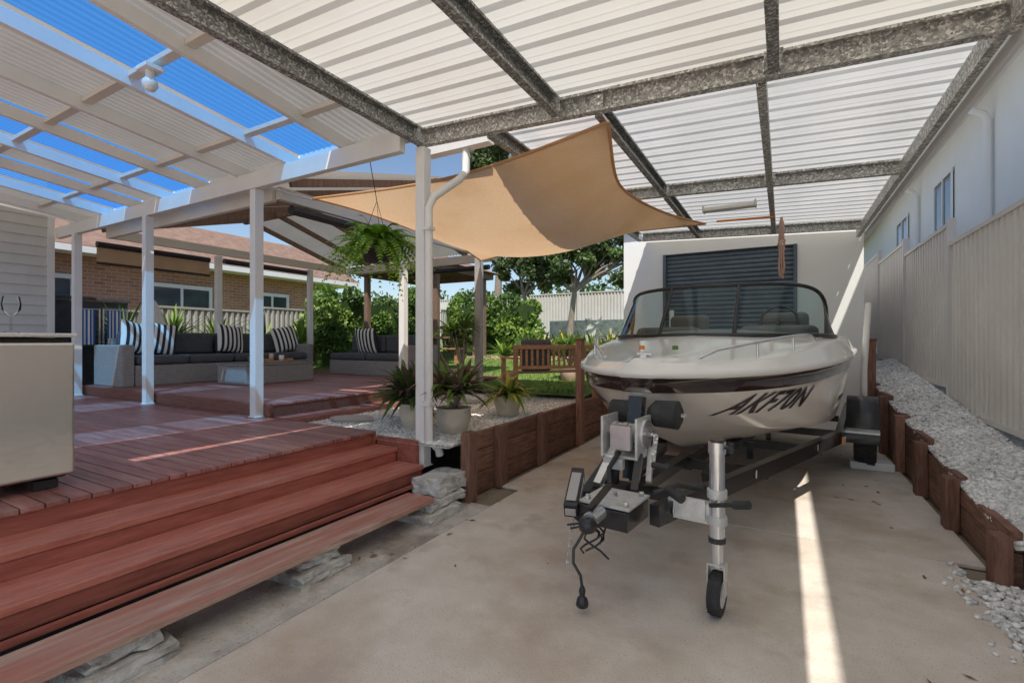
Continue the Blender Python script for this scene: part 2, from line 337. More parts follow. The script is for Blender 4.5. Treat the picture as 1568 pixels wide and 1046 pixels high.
# ---------------------------------------------------------------- stairs and decks
DZ=.55;UZ=.69
d=MB();y=-2.0
while y<3.1:
    xs=[-9.9]+sorted(R.uniform(-9,-4) for _ in range(1))+[-3.18]
    for i in range(2): d.box(xs[i]+.002,xs[i+1]-.002,y,y+.086,DZ-.025,DZ,0)
    y+=.0925
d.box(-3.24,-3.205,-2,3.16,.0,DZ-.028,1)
d.box(-4.75,-3.2,3.165,3.20,.0,DZ-.004,1)
d.box(-3.2,-2.74,3.21,3.245,.0,.50,1)
d.box(-9.9,-3.3,-2,3.1,.3,.5,2)
d.build('deck',['deck','riser','sleeper'],.003)
st=MB()
for x1,z in((-2.94,.43),(-2.65,.31)):
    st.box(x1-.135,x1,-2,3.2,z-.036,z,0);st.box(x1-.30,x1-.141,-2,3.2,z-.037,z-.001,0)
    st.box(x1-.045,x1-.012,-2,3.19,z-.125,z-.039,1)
st.box(-2.62,-2.595,-2,3.19,.17,.2,1)
st.box(-3.2,-2.7,3.17,3.2,.0,.27,1)
st.box(-2.56,-2.30,-2,2.9,.135,.172,2)
st.box(-2.75,-2.72,-2,3.1,.0,.18,3)  # black board stands in for the shade under the steps
st.build('timber_steps',['step','riser','plank','black'],.004)
bl=MB()
def rough(bm,x0,x1,y0,y1,z0,z1,mi=0):
    g2=bmesh.new();bmesh.ops.create_cube(g2,size=1);bmesh.ops.subdivide_edges(g2,edges=g2.edges[:],cuts=4,use_grid_fill=True)
    vs=[];
    for v in g2.verts:
        j=.014;vs.append((x0+(v.co.x+.5)*(x1-x0)+R.gauss(0,j*.5),y0+(v.co.y+.5)*(y1-y0)+R.gauss(0,j*.5),z0+(v.co.z+.5)*(z1-z0)+R.gauss(0,j*.35)))
    fs=[tuple(v.index for v in f.verts) for f in g2.faces];bm.add(vs,fs,mi);g2.free()
for yy in(.95,1.9): rough(bl,-2.66,-2.28,yy-.17,yy+.17,-.01,.065);rough(bl,-2.62,-2.33,yy-.13,yy+.13,.068,.132)
rough(bl,-2.62,-2.25,2.78,3.2,-.01,.06);rough(bl,-2.6,-2.3,2.86,3.3,.065,.13)
rough(bl,-2.6,-2.33,3.0,3.38,.14,.26)
bl.build('concrete_blocks',['block'])
u=MB();y=3.24
while y<8.0:
    u.box(-9.3,-4.72,y,y+.086,UZ-.025,UZ,0);y+=.0925
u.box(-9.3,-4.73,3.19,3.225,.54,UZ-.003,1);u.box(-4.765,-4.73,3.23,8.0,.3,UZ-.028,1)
u.box(-4.725,-4.40,3.24,5.0,.46,.545,0)
u.build('upper_deck',['deck','deck2'],.003)

# ---------------------------------------------------------------- patio posts/beams
def post(name,x,y,z0,z1,w=.095,m='white'):
    simple(name,[(x-w/2,x+w/2,y-w/2,y+w/2,z0,z1,0),(x-w/2-.012,x+w/2+.012,y-w/2-.012,y+w/2+.012,z0,z0+.012,0)],[m],.004)
for p in((-4.86,3.14,DZ,2.95),(-7.1,3.12,DZ,2.95),(-9.15,3.10,DZ,2.95),(-8.95,5.05,UZ,2.9),(-8.95,7.0,UZ,2.9),(-4.9,5.45,UZ,2.9),(-2.74,3.30,.27,3.03)): post('veranda_post',*p)
post('garden_post',-4.55,6.95,.5,2.8,.11,'fenced')
pr=MB()
pr.box(-9.9,-2.82,3.09,3.16,2.955,3.12,0)
s=.12
def rz(y):return 3.13+(3.12-y)*s
rx=[-2.90,-3.55,-4.35,-5.15,-5.95,-6.75,-7.55,-8.35,-9.15]
for i,x in enumerate(rx):
    w=.05 if i else .06
    pr.beam((x,-2.2,rz(-2.2)+.055),(x,3.25,rz(3.25)+.055),w,.11,0)
for k,y in enumerate((2.7,1.8,.9,0,-.9,-1.8)):
    for i in range(len(rx)-1):
        pr.beam((rx[i]-.028,y,rz(y)+.085),(rx[i+1]+.028,y,rz(y)+.085),.07,.04,1)
pr.box(-9.9,-2.86,3.26,3.28,3.10,3.26,0)
pr.build('patio_roof_frame',['white','cream'],.003)
def corr(name,x0,x1,y0,y1,zf,axis,pitch,amp,matn,kind='sin'):
    m=MB();a0,a1=(y0,y1) if axis=='x' else (x0,x1);pts=[];a=a0
    if kind=='sin':
        n=int((a1-a0)/pitch*8)
        pts=[(a0+(a1-a0)*i/n,amp*math.sin(2*math.pi*(i/8))) for i in range(n+1)]
    else:
        while a<a1-.001:
            p=pitch
            for q,h in((0,0),(.30,0),(.34,amp*.12),(.40,amp*.12),(.44,0),(.70,0),(.78,amp),(.90,amp),(.98,0)):
                if a+q*p<=a1:pts.append((a+q*p,h))
            a+=p
        pts.append((a1,0))
    for q,h in pts:
        if axis=='x': m.v+=[(x0,q,zf(x0,q)+h),(x1,q,zf(x1,q)+h)]
        else: m.v+=[(q,y0,zf(q,y0)+h),(q,y1,zf(q,y1)+h)]
    for i in range(len(pts)-1): m.f.append((2*i,2*i+1,2*i+3,2*i+2));m.m.append(0);m.s.append(kind=='sin')
    return m.build(name,[matn])
E=empty('patio_roof')
zf=lambda x,y:rz(y)+.14
for i,(xa,xb,k) in enumerate(((-3.60,-2.865,'patio'),(-4.32,-3.62,'poly'),(-5.95,-4.34,'patio'),(-6.75,-5.97,'poly'),(-7.55,-6.77,'patio'),(-8.35,-7.57,'poly'),(-9.9,-8.37,'patio'))):
    o=corr('sheet_%d'%i,xa,xb,-2.2,3.3,zf,'y',.076,.010,k);o.parent=E

# pavilion roof
e=MB();yr=5.76;zr=3.78
for x in(-8.95,-4.88): e.beam((x,3.4,2.99),(x,8.05,2.99),.07,.14,0)
e.box(-8.9,-4.93,7.93,8.0,2.9,3.06,0)
e.box(-8.9,-4.93,3.36,3.42,2.9,3.06,0)
e.beam((-9.3,yr,zr-.06),(-4.5,yr,zr-.06),.06,.12,1)
for x in np.arange(-9.2,-4.5,.9):
    e.beam((x,3.42,3.08),(x,yr-.04,zr-.06),.045,.09,1);e.beam((x,8.1,3.08),(x,yr+.04,zr-.06),.045,.09,1)
e.build('pavilion_frame',['cream','brownp'],.003)
E=empty('pavilion_roof')
f1=lambda x,y:3.14+(y-3.3)*(zr-3.14+.02)/(yr-3.3)
f2=lambda x,y:3.14+(8.2-y)*(zr-3.14+.02)/(8.2-yr)
o=corr('sheet_front',-9.4,-4.45,3.32,yr-.01,f1,'y',.076,.010,'patio');o.parent=E
o=corr('sheet_back',-9.4,-4.45,yr+.01,8.2,f2,'y',.076,.010,'patio');o.parent=E
def blind(name,p0,p1,r,m,drop=0):
    q=MB();q.tube([p0,p1],r,12,0)
    if drop:
        q.add([p0,p1,(p1[0],p1[1],p1[2]-drop),(p0[0],p0[1],p0[2]-drop)],[(0,1,2,3)],1)
        q.tube([(p0[0],p0[1],p0[2]-drop),(p1[0],p1[1],p1[2]-drop)],.02,8,0)
    q.build(name,[m,'blind'])
blind('roller_blind',(-4.86,3.55,2.84),(-4.88,5.35,2.84),.055,'black')
blind('roller_blind',(-8.95,5.15,2.82),(-8.95,6.9,2.82),.05,'black')
blind('roller_blind',(-9.05,3.3,2.82),(-9.05,4.95,2.82),.045,'black',.28)
blind('roller_blind',(-7.0,8.0,2.80),(-5.0,8.0,2.80),.05,'black')
q=MB();q.tube([(-2.62,3.38,.36),(-2.62,3.36,.42),(-2.655,3.27,.5),(-2.655,3.27,2.50),(-2.64,3.32,2.60),(-2.50,3.50,2.78),(-2.46,3.55,2.86),(-2.46,3.55,3.06)],.036,10,0)
for z in(.8,2.3): q.box(-2.70,-2.61,3.225,3.30,z,z+.03,0)
q.box(-2.9,-2.2,3.50,3.60,3.06,3.17,0)
q.build('downpipe',['white'])

# ---------------------------------------------------------------- carport
def cz(x): return 3.05-.045*(x+2.75)
c=MB();CY=-2.3
def longi(x,y0,y1,w,h,mi,lift=.0,fl=1):
    z=cz(x)+h/2+lift;c.cch((x,y0,z),(x,y1,z),w,h,mi,flip=fl)
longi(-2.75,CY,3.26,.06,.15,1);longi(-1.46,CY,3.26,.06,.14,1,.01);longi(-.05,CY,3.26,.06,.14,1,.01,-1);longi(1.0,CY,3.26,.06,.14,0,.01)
def cross(y,x0,x1,h,mi):
    c.cch((x0,y,cz(x0)+h/2),(x1,y,cz(x1)+h/2),.062,h,mi)
cross(3.30,-2.79,1.02,.15,0);cross(5.6,-2.05,.93,.13,0);cross(8.1,-2.05,.93,.13,0);cross(-.9,-2.7,.96,.14,0)
for x,fl in((-2.08,1),(-1.16,1),(-.12,-1)):
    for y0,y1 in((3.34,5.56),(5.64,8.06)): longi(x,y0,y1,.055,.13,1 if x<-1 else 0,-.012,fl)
longi(.96,3.34,8.7,.05,.12,0,0)
for x,y in((-2.75,3.26),(-1.46,3.26),(-.05,3.26),(-2.08,5.6),(-1.16,5.6),(-.12,5.6),(-.12,3.34),(-1.16,3.34)):
    z=cz(x)
    c.box(x-.05,x+.05,y-.045,y-.038,z+.02,z+.13,0);c.tube([(x+.02,y-.06,z+.05),(x+.02,y-.036,z+.05)],.010,6,2);c.tube([(x+.02,y-.06,z+.1),(x+.02,y-.036,z+.1)],.010,6,2)
c.box(1.03,1.055,3.0,8.75,2.86,2.93,3)
c.box(1.055,1.085,CY,8.8,2.89,3.04,3)
c.build('carport_frame',['galv','galvd','steel','white'])
E=empty('carport_roof')
o=corr('sheet_front',-2.86,1.055,CY-.05,3.34,lambda x,y:cz(x)+.158,'x',.20,.030,'roofc','t');o.parent=E
o=corr('sheet_rear',-2.14,1.055,3.345,8.78,lambda x,y:cz(x)+.150,'x',.20,.030,'roofz','t');o.parent=E
q=MB();q.box(-.80,-.28,5.95,6.07,2.85,2.895,0);q.box(-.82,-.801,5.94,6.08,2.845,2.92,1);q.box(-.279,-.26,5.94,6.08,2.845,2.92,1);q.build('fluorescent_light',['lamp','white'],.008)
q=MB();q.tube([(-.75,6.7,2.89),(-.10,6.75,2.88)],.014,8,0);q.build('hanging_rod',['orange'])
q=MB()
for k in range(8):
    a=k*.785;q.tube([(-.02+.028*math.cos(a)*min(1,t2*.7)+.006*math.sin(t2*2+k),6.9+.028*math.sin(a)*min(1,t2*.7),2.90-.085*t2-.004*k*t2*.4) for t2 in range(9)],.008,6,0)
q.tube([(-.02+.045*math.cos(a*.7),6.9+.03*math.sin(a*.7),2.50+.012*a) for a in range(10)],.008,6,0)
q.build('hanging_rope',['rope'])
q=MB();q.lathe([(.0,0),(.03,0),(.03,-.05),(.045,-.07),(.05,-.1),(.03,-.135),(0,-.145)],(-3.95,1.75,3.28),14,0);q.box(-4.02,-3.88,1.69,1.81,3.28,3.31,0);q.build('flood_light',['white'],.003)

# ---------------------------------------------------------------- garage at rear
gx0,gx1,gy=-2.57,1.04,8.8;dx0,dx1,dzt=-1.86,.19,2.88
b=MB()
b.box(gx0,dx0,gy,gy+.2,-.02,3.4,0);b.box(dx1,gx1,gy,gy+.2,-.02,3.4,0);b.box(dx0,dx1,gy,gy+.2,dzt,3.4,0)
b.box(gx0,gx0+.2,gy+.2,16,-.02,3.4,0);b.box(gx1-.2,gx1,gy+.2,16,-.02,3.4,0)
b.box(gx0-.1,gx1+.02,gy-.12,16,3.41,3.47,2)
z=.0
while z<dzt-.02:
    zz=min(z+.075,dzt);n=6
    vs=[];
    for i in range(n+1):
        t2=i/n;vs+=[(dx0,gy+.06-.014*math.sin(t2*math.pi),z+(zz-z)*t2),(dx1,gy+.06-.014*math.sin(t2*math.pi),z+(zz-z)*t2)]
    b.add(vs,[(2*i,2*i+1,2*i+3,2*i+2) for i in range(n)],1,False);z=zz
b.box(dx0,dx0+.05,gy+.0-.03,gy+.04,0,dzt-.002,1);b.box(dx1-.05,dx1,gy-.03,gy+.04,0,dzt-.002,1)
b.build('garage',['render','door','patio'])

# ---------------------------------------------------------------- right fence
f=MB()
def panel(f,x,y0,y1,z0,z1,ax='y',mi=0):
    pts=[];a=y0+.03;p=.13
    while a<y1-.03:
        for q,h in((0,0),(.40,0),(.52,.034),(.88,.034)):
            if a+q*p<y1-.02:pts.append((a+q*p,h))
        a+=p
    vs=[]
    for q,h in pts:
        for z in(z0,z1): vs.append((x+h,q,z) if ax=='y' else (q,x+h,z))
    f.add(vs,[(2*i,2*i+2,2*i+3,2*i+1) for i in range(len(pts)-1)],mi)
    for za,zb in((z0-.03,z0+.02),(z1-.02,z1+.025)):
        if ax=='y': f.box(x-.012,x+.045,y0+.02,y1-.02,za,zb,mi)
        else: f.box(y0+.02,y1-.02,x-.012,x+.045,za,zb,mi)
ys=[.2,2.5,4.8,7.1,9.4,11.7,14,16.3];tops=[2.3,2.33,2.43,2.66,2.86,3.06,3.2]
for i in range(7):
    panel(f,1.62,ys[i],ys[i+1],tops[i]-1.8,tops[i])
for i,y in enumerate(ys): f.box(1.595,1.67,y-.025,y+.025,0,tops[min(i,6)]+.06,0)
f.build('metal_fence',['fence'])
n=MB();wx=2.4;gxe=1.845;ny0=-1.4
n.box(wx,8,ny0+.4,22,-.02,4.7,0)
n.add([(gxe+.08,ny0,4.72),(gxe+.08,22.5,4.72),(wx+4,22.5,5.9),(wx+4,ny0,5.9)],[(0,1,2,3)],3)
n.box(gxe+.08,wx+.1,ny0,22.5,4.705,4.715,0)
n.box(gxe,gxe+.078,ny0,22.5,4.64,4.78,0)
for y in(6.2,8.6,12.5): 
    n.tube([(wx-.06,y,1),(wx-.06,y,4.25),(wx-.10,y,4.35),(gxe+.10,y,4.55),(gxe+.06,y,4.66)],.045,10,0)
for y0,y1,z0,z1 in((10.3,11.3,2.9,4.1),(13.5,14.6,2.9,4.1)):
    n.box(wx-.02,wx-.006,y0,y1,z0,z1,1);n.box(wx-.04,wx-.021,y0-.06,y1+.06,z1,z1+.06,0);n.box(wx-.06,wx-.003,y0-.06,y1+.06,z0-.08,z0-.001,0)
    n.box(wx-.04,wx-.021,y0-.05,y0,z0,z1,0);n.box(wx-.04,wx-.021,y1,y1+.05,z0,z1,0);n.box(wx-.04,wx-.021,(y0+y1)/2-.02,(y0+y1)/2+.02,z0,z1,0)
n.build('white_house',['render','win','door','tile'])

# ---------------------------------------------------------------- left house wall
w=MB();z=.55
w.box(-13,-9.93,-3,3.0,0,3.9,0)
while z<3.6:
    w.add([(-9.915,-3,z),(-9.915,3.02,z),(-9.895,3.02,z+.004),(-9.895,-3,z+.004),(-9.915,-3,z+.15),(-9.915,3.02,z+.15)],[(0,1,2,3),(3,2,5,4)],0);z+=.15
w.box(-9.93,-9.885,3.0,3.08,.5,3.6,1)
w.build('weatherboard_house',['weather','white'])

# ---------------------------------------------------------------- boat
BO=(-.828,3.10,0);BR=-math.atan(.12);L=4.9
def sst(a):a=max(0,min(1,a));return a*a*(3-2*a)
def hb(t): 
    q=max(0,1-t/.5);w=1.10*(1-q**2.2)**.6 if t<.5 else 1.10
    return max(w,.10)*(1-.08*sst((t-.6)/.4))
def zg(t): return 1.145+.12*sst(t/.6)
def zk(t): return .47+.52*max(0,1-t/.26)**2.4
def sec(t):
    b=hb(t);g_=zg(t);k=zk(t);cf=.52+.34*sst(t/.35);cz_=k+(g_-k)*(.34-.08*sst(t/.5))
    pts=[(0,k,0),(b*cf*.5,k+(cz_-k)*.42,0),(b*cf,cz_,0),(b*cf+.03*min(1,b*2),cz_+.01,0)]
    bx=b*.975;bz=g_-.095;c0=b*cf+.03*min(1,b*2)
    for s_ in(.3,.6,.85): 
        pts.append((c0+(bx-c0)*(s_**.8),cz_+.01+(bz-.03-cz_-.01)*s_,0))
    pts+=[(bx,bz-.03,0),(bx+.004,bz-.025,1),(b*.99,bz+.03,1),(b,g_-.03,1),(b+.025,g_-.025,2),(b+.03,g_-.005,2),(b+.022,g_+.015,2)]
    th=.07+.09*sst(t/.4)
    m1=min(.05,b*.3);m2=min(.20,b*.55)
    pts+=[(b-.005,g_+.02,3),(b-m1,g_+th*.75,3),(b-m2*.7,g_+th*.95,3),(b-m2,g_+th,3)]
    if t<.40:
        zc=g_+th+.03+.05*sst(t/.36)
        pts+=[(max(b-m2,.0)*.7,g_+th+(zc-g_-th)*.5,3),(max(b-m2,0)*.35,g_+th+(zc-g_-th)*.85,3),(0,zc,3)]
    else:
        xi=b-m2-.02;pts+=[(xi,g_+th-.05,4),(xi-.03,.75,4),(0,.74,4)]
    return pts
NS=56;ts=[(i/NS)**1.25 for i in range(NS+1)]
hm=MB();secs=[sec(t_) for t_ in ts];npt=len(secs[0])
for sgn in(1,-1):
    o=len(hm.v)
    for t_,sc_ in zip(ts,secs):
        for x,z,_ in sc_:
            rake=.28*max(0,(zg(t_)-z))*max(0,1-t_/.5)
            hm.v.append((sgn*x,t_*L+rake,z))
    for i in range(NS):
        for j in range(npt-1):
            mi=secs[i][j+1][2] if j!=7 else 1
            a=o+i*npt+j;q=(a,a+1,a+npt+1,a+npt)
            hm.f.append(q if sgn>0 else q[::-1]);hm.m.append(mi);hm.s.append(True)
    a=o+NS*npt;hm.f.append(tuple(a+j for j in range(npt)));hm.m.append(0);hm.s.append(False)
o2=npt*(NS+1)
for j in range(npt-1):
    hm.f.append((j,o2+j,o2+j+1,j+1));hm.m.append(secs[0][j+1][2]);hm.s.append(True)
BT=empty('motorboat',BO,BR)
hull=hm.build('hull',['gel','gelk','gelw','gelw','seat'],parent=BT)
md=hull.modifiers.new('w','WELD');md.merge_threshold=.0008
def hull_x(y,z):
    t_=y/L
    for _ in range(4):
        t_=max(0,(y-.28*max(0,zg(t_)-z)*max(0,1-t_/.5))/L)
    p=sec(t_)[:14]
    for j in range(2,13):
        if p[j][1]<=z<=p[j+1][1] and p[j+1][1]>p[j][1]:
            k=(z-p[j][1])/(p[j+1][1]-p[j][1]);return p[j][0]+k*(p[j+1][0]-p[j][0])
    return p[6][0]
def lettering(txt,y0,zb,size,sgn,mi,zs=0,stripe=False):
    if stripe:
        bm=bmesh.new();bmesh.ops.create_grid(bm,x_segments=80,y_segments=1,size=.5)
        for v in bm.verts: v.co=Vector(((v.co.x+.5)*txt,(v.co.y+.5)*size,0))
        bmesh.ops.triangulate(bm,faces=bm.faces[:])
    else:
        cu=bpy.data.curves.new('t','FONT');cu.body=txt;cu.size=size;cu.shear=.35;cu.offset=size*.024;cu.space_character=1.05
        o=bpy.data.objects.new('t',cu);scene.collection.objects.link(o);bpy.context.view_layer.update()
        me=bpy.data.meshes.new_from_object(o);bpy.data.objects.remove(o)
        bm=bmesh.new();bm.from_mesh(me);bmesh.ops.triangulate(bm,faces=bm.faces[:])
        for _ in range(2):
            bmesh.ops.subdivide_edges(bm,edges=[e_ for e_ in bm.edges if e_.calc_length()>.03],cuts=1)
            bmesh.ops.triangulate(bm,faces=[f_ for f_ in bm.faces if len(f_.verts)>3])
    tab=[(0,y0)];y=y0;sl=0;zr_=zb+.06;px=hull_x(y0,zr_)
    while sl<5 and y<4.7:
        y+=.01;x=hull_x(y,zr_);sl+=math.hypot(.01,x-px);px=x;tab.append((sl,y))
    S=[a for a,_ in tab];Yt=[b_ for _,b_ in tab];W=max(v.co.x for v in bm.verts)
    for v in bm.verts:
        sx=v.co.x if (sgn>0 or stripe) else W-v.co.x
        yy=float(np.interp(max(0,sx),S,Yt));zz=zb+v.co.y+zs*max(0,sx)
        v.co=Vector((sgn*(hull_x(yy,zz)+.007),yy,zz))
    m2=bpy.data.meshes.new('registration');bm.to_mesh(m2);bm.free();m2.materials.append(M[mi])
    ob=bpy.data.objects.new('stripe' if stripe else 'registration',m2);scene.collection.objects.link(ob);ob.parent=BT
for sg in(1,-1):
    lettering('AKF70N',.46,.85,.21,sg,'lett',.04)
    lettering(1.3,1.9,.86,.035,sg,'gelk',.02,True)
# windscreen
ws=MB();NA=48;base=[];top=[]
for i in range(NA+1):
    a=-1+2*i/NA;ph=a*math.pi/2
    x=.98*math.sin(ph);y=1.30+.85*(1-math.cos(ph))**1.1
    t_=y/L;zb=zg(t_)+.14+.06*(1-abs(a)**2)
    base.append(Vector((x,y,zb+.01)))
    hh=.45*(1-abs(a)**6)**.6
    ty=y+.30*hh/.43;top.append(Vector((x*.93,ty,zb+.01+hh)))
vs=base+top;fs=[(i,i+1,NA+2+i,NA+1+i) for i in range(NA)]
ws.add(vs,fs,0,True)
ws.tube([p for p in base],.018,8,1);ws.tube([p for p in top],.017,8,1)
for i in(19,29): 
    ws.tube([base[i],top[i]],.018,6,1)
ws.build('windscreen',['glass','black'],parent=BT)
r=MB()
for sg in(1,-1):
    pts=[]
    for k in range(13):
        t_=.05+.24*k/12;b_=hb(t_);h=.08*math.sin(math.pi*k/12)**.4 if 0<k<12 else 0
        pts.append((sg*(b_-.10-.02*(k/12)),t_*L,zg(t_)+.09+.08*sst(t_/.4)+h))
    r.tube(pts,.012,8,0)
    for k in(4,8): r.tube([pts[k],(pts[k][0],pts[k][1],pts[k][2]-.10)],.009,6,0)
    t_=.10;r.lathe([(.0,.03),(.02,.028),(.022,.0)],(sg*.12,.42,zg(.09)+.14),10,1 if sg>0 else 2)
r.tube([(-.05,.16,zg(0)+.12),(.05,.16,zg(0)+.12)],.012,6,0);r.box(-.02,.02,.13,.19,zg(0)+.06,zg(0)+.115,0)
r.build('bow_fittings',['steel','leafm','orange','gelw'],parent=BT)
si=MB()
for x in(-.5,.5): si.box(x-.22,x+.22,2.85,3.0,.9,1.66,0);si.box(x-.22,x+.22,2.4,2.84,.9,1.1,0)
si.box(-.85,.85,4.2,4.4,.9,1.45,0);si.box(.2,.85,2.1,2.35,1.0,1.50,0);si.box(-.85,-.2,2.1,2.35,1.0,1.50,0)
si.build('seats',['seat'],.06,BT,seg=3)
sw=MB();sw.tube([(.5+.17*math.cos(a*.524),2.45+.05*math.sin(a*.524),1.54+.16*math.sin(a*.524)) for a in range(13)],.014,8,0);sw.tube([(.5,2.3,1.44),(.5,2.45,1.54)],.02,8,0);sw.tube([(.34,2.45,1.54),(.66,2.45,1.54)],.01,6,0)
sw.build('steering_wheel',['black'],parent=BT)
ob=MB();ob.box(-.25,.25,4.92,5.35,1.0,1.5,0);ob.box(-.12,.12,4.95,5.2,.35,1.0,0);ob.lathe([(0,0),(.06,.05),(.07,.2),(.05,.4),(0,.5)],(0,0,0),12,0,Matrix.Translation((0,4.9,.38))@Matrix.Rotation(rad(-90),4,'X'))
ob.build('outboard_motor',['black'],.05,BT,seg=3)

# ---------------------------------------------------------------- trailer
TR=empty('boat_trailer',BO,BR)
t=MB()
t.beam((.33,-.58,.47),(1.0,2.2,.50),.055,.105,0);t.beam((-.06,-.58,.47),(-.86,2.2,.50),.055,.105,0)
t.beam((1.0,2.2,.499),(1.0,4.7,.50),.054,.10,0);t.beam((-.86,2.2,.499),(-.86,4.7,.50),.054,.10,0)
for y,wid in((.0,.36),(.9,.56),(2.0,.82),(3.0,.86),(4.2,.86)):
    t.beam((.07-wid,y,.40),(.07+wid*1.0,y,.40),.05,.07,0)
t.beam((.1,-.75,.47),(.06,.9,.44),.07,.07,0)
t.beam((.06,.9,.38),(.05,4.4,.38),.06,.07,0)
t.box(0.0,.27,-.76,-.48,.525,.537,1);t.box(.0,.27,-.78,-.5,.43,.52,0)
t.tube([(.13,-.90,.50),(.13,-.78,.50)],[.036,.034],12,5);t.lathe([(0,.03),(.03,.028),(.045,.0),(.04,-.03),(.03,-.04)],(.13,-.92,.49),16,0)
t.beam((.13,-.90,.55),(.14,-.70,.62),.03,.02,0)
for x,y in((.03,-.72),(.24,-.72),(.03,-.52),(.24,-.52),(.13,-.6)): t.lathe([(0,.02),(.014,.02),(.014,0)],(x,y,.538),6,2)
t.beam((.02,-.12,.5),(.02,-.02,1.0),.09,.07,0,up=(0,1,0));t.beam((.02,-.1,.5),(.03,.45,.60),.05,.05,0)
t.box(-.10,-.085,-.30,-.08,.66,.90,1);t.box(.115,.13,-.30,-.08,.66,.90,1);t.box(-.084,.114,-.29,-.09,.66,.675,1)
t.tube([(-.084,-.19,.80),(.114,-.19,.80)],.028,14,5)
for k in range(5): t.tube([(-.065+.034*k,-.19,.80),(-.036+.034*k,-.19,.80)],.058-.003*(k%2),16,4)
t.tube([(.131,-.19,.80),(.150,-.19,.80)],.085,20,1);t.tube([(.150,-.19,.80),(.156,-.19,.80)],[.085,.03],20,5)
t.box(-.02,.10,-.34,-.30,.72,.86,5);t.box(-.07,.05,-.33,-.295,.60,.66,1)
t.tube([(.156,-.19,.80),(.21,-.20,.80)],.012,8,2);t.beam((.205,-.20,.80),(.23,-.33,.66),.025,.012,2);t.tube([(.23,-.33,.66),(.33,-.34,.66)],.018,8,3)
t.tube([(.13,.0,.90),(.27,.0,.90)],[.082,.088],20,3);t.tube([(.27,.0,.90),(.29,.0,.90)],[.088,.05],20,3);t.tube([(.13,.0,.90),(.09,.0,.90)],[.082,.04],20,3)
t.tube([(-.16,.0,.90),(-.03,.0,.90)],.07,18,3)
t.beam((-.18,.0,.90),(.32,.0,.90),.02,.02,2)
t.beam((-.02,-.28,.5),(-.02,-.26,.66),.04,.04,0)
t.beam((.16,-.2,.52),(.14,-.10,.70),.03,.05,1);t.beam((-.1,-.2,.52),(-.10,-.12,.70),.03,.05,1)
t.beam((-.06,-.42,.52),(-.04,-.2,.72),.045,.045,5);t.beam((.16,-.42,.52),(.12,-.24,.68),.04,.04,0)
t.tube([(.02,-.30,.70),(.0,-.40,.62),(.03,-.46,.55)],.014,8,3)
t.tube([(.30,-.5,.56),(.40,-.42,.60),(.48,-.30,.56),(.45,-.1,.54)],.012,8,3)
t.tube([(.36,-.46,.58),(.45,-.52,.56)],.024,12,3)
jx,jy=.60,-.45
t.tube([(jx,jy,.37),(jx,jy,.80)],.036,18,5);t.tube([(jx,jy,.80),(jx,jy,.855)],.042,18,5);t.tube([(jx,jy,.855),(jx,jy,.865)],.034,18,0)
t.tube([(jx,jy,.24),(jx,jy,.37)],.028,14,5);t.tube([(jx,jy,.36),(jx,jy,.385)],.040,18,3)
t.tube([(jx,jy,.83),(jx+.07,jy-.02,.835)],.009,8,0);t.tube([(jx+.07,jy-.02,.81),(jx+.07,jy-.02,.86)],.012,8,3)
for z in(.47,.60): t.tube([(jx,jy,z-.02),(jx,jy,z+.02)],.047,18,1)
t.box(jx-.24,jx-.03,jy-.01,jy+.05,.44,.54,1);t.box(jx-.17,jx-.05,jy-.03,jy-.012,.46,.56,1);t.tube([(jx-.02,jy-.05,.55),(jx+.12,jy-.12,.60)],.011,8,3);t.tube([(jx+.10,jy-.11,.592),(jx+.17,jy-.145,.615)],.02,10,3)
t.box(jx-.042,jx-.036,jy-.03,jy+.03,.10,.25,1);t.box(jx+.036,jx+.042,jy-.03,jy+.03,.10,.25,1);t.box(jx-.042,jx+.042,jy-.032,jy+.032,.25,.257,1)
def wheel(cx,cy,cz_,rr,w,tread=18,rim=1):
    T=Matrix.Translation((cx,cy,cz_))@Matrix.Rotation(rad(90),4,'Y')
    t.lathe([(rr*.62,-w*.46),(rr*.8,-w*.5),(rr*.95,-w*.46),(rr,-w*.32),(rr*1.005,0),(rr,w*.32),(rr*.95,w*.46),(rr*.8,w*.5),(rr*.62,w*.46)],(0,0,0),36,3,T)
    for sg in(1,-1):
        t.lathe([(0,sg*w*.30),(rr*.2,sg*w*.32),(rr*.22,sg*w*.2),(rr*.5,sg*w*.18),(rr*.6,sg*w*.44),(rr*.64,sg*w*.45)],(0,0,0),28,rim,T)
    for k in range(tread):
        a=2*math.pi*k/tread
        for s2 in(-1,1):
            TT=T@Matrix.Rotation(a+.08*s2,4,'Z');t.box(rr*.995,rr*1.03,-rr*.06,rr*.06,s2*w*.06 if s2>0 else -w*.42,w*.42 if s2>0 else -w*.06,3,TT)
wheel(jx,jy,.108,.102,.062,16)
wheel(1.19,3.50,.335,.325,.20,26,1);wheel(-1.05,3.50,.335,.325,.20,26,1)
for sx in(1.17,-1.03):
    pts=[]
    for k in range(15):
        a=math.pi*(-.04+1.08*k/14);pts.append((3.50-math.cos(a)*.41,.36+math.sin(a)*.40))
    vs=[]
    for y,z in pts: vs+=[(sx-.14,y,z),(sx+.14,y,z),(sx+.14,y,z-.035),(sx-.14,y,z-.035)]
    fs=[]
    for k in range(14): fs+=[(4*k,4*k+1,4*k+5,4*k+4),(4*k+1,4*k+2,4*k+6,4*k+5),(4*k+3,4*k,4*k+4,4*k+7)]
    t.add(vs,fs,0,True)
    t.box(sx-.14,sx+.14,2.90,3.10,.44,.46,1)
t.beam((-1.08,3.50,.33),(1.22,3.50,.33),.05,.05,0)
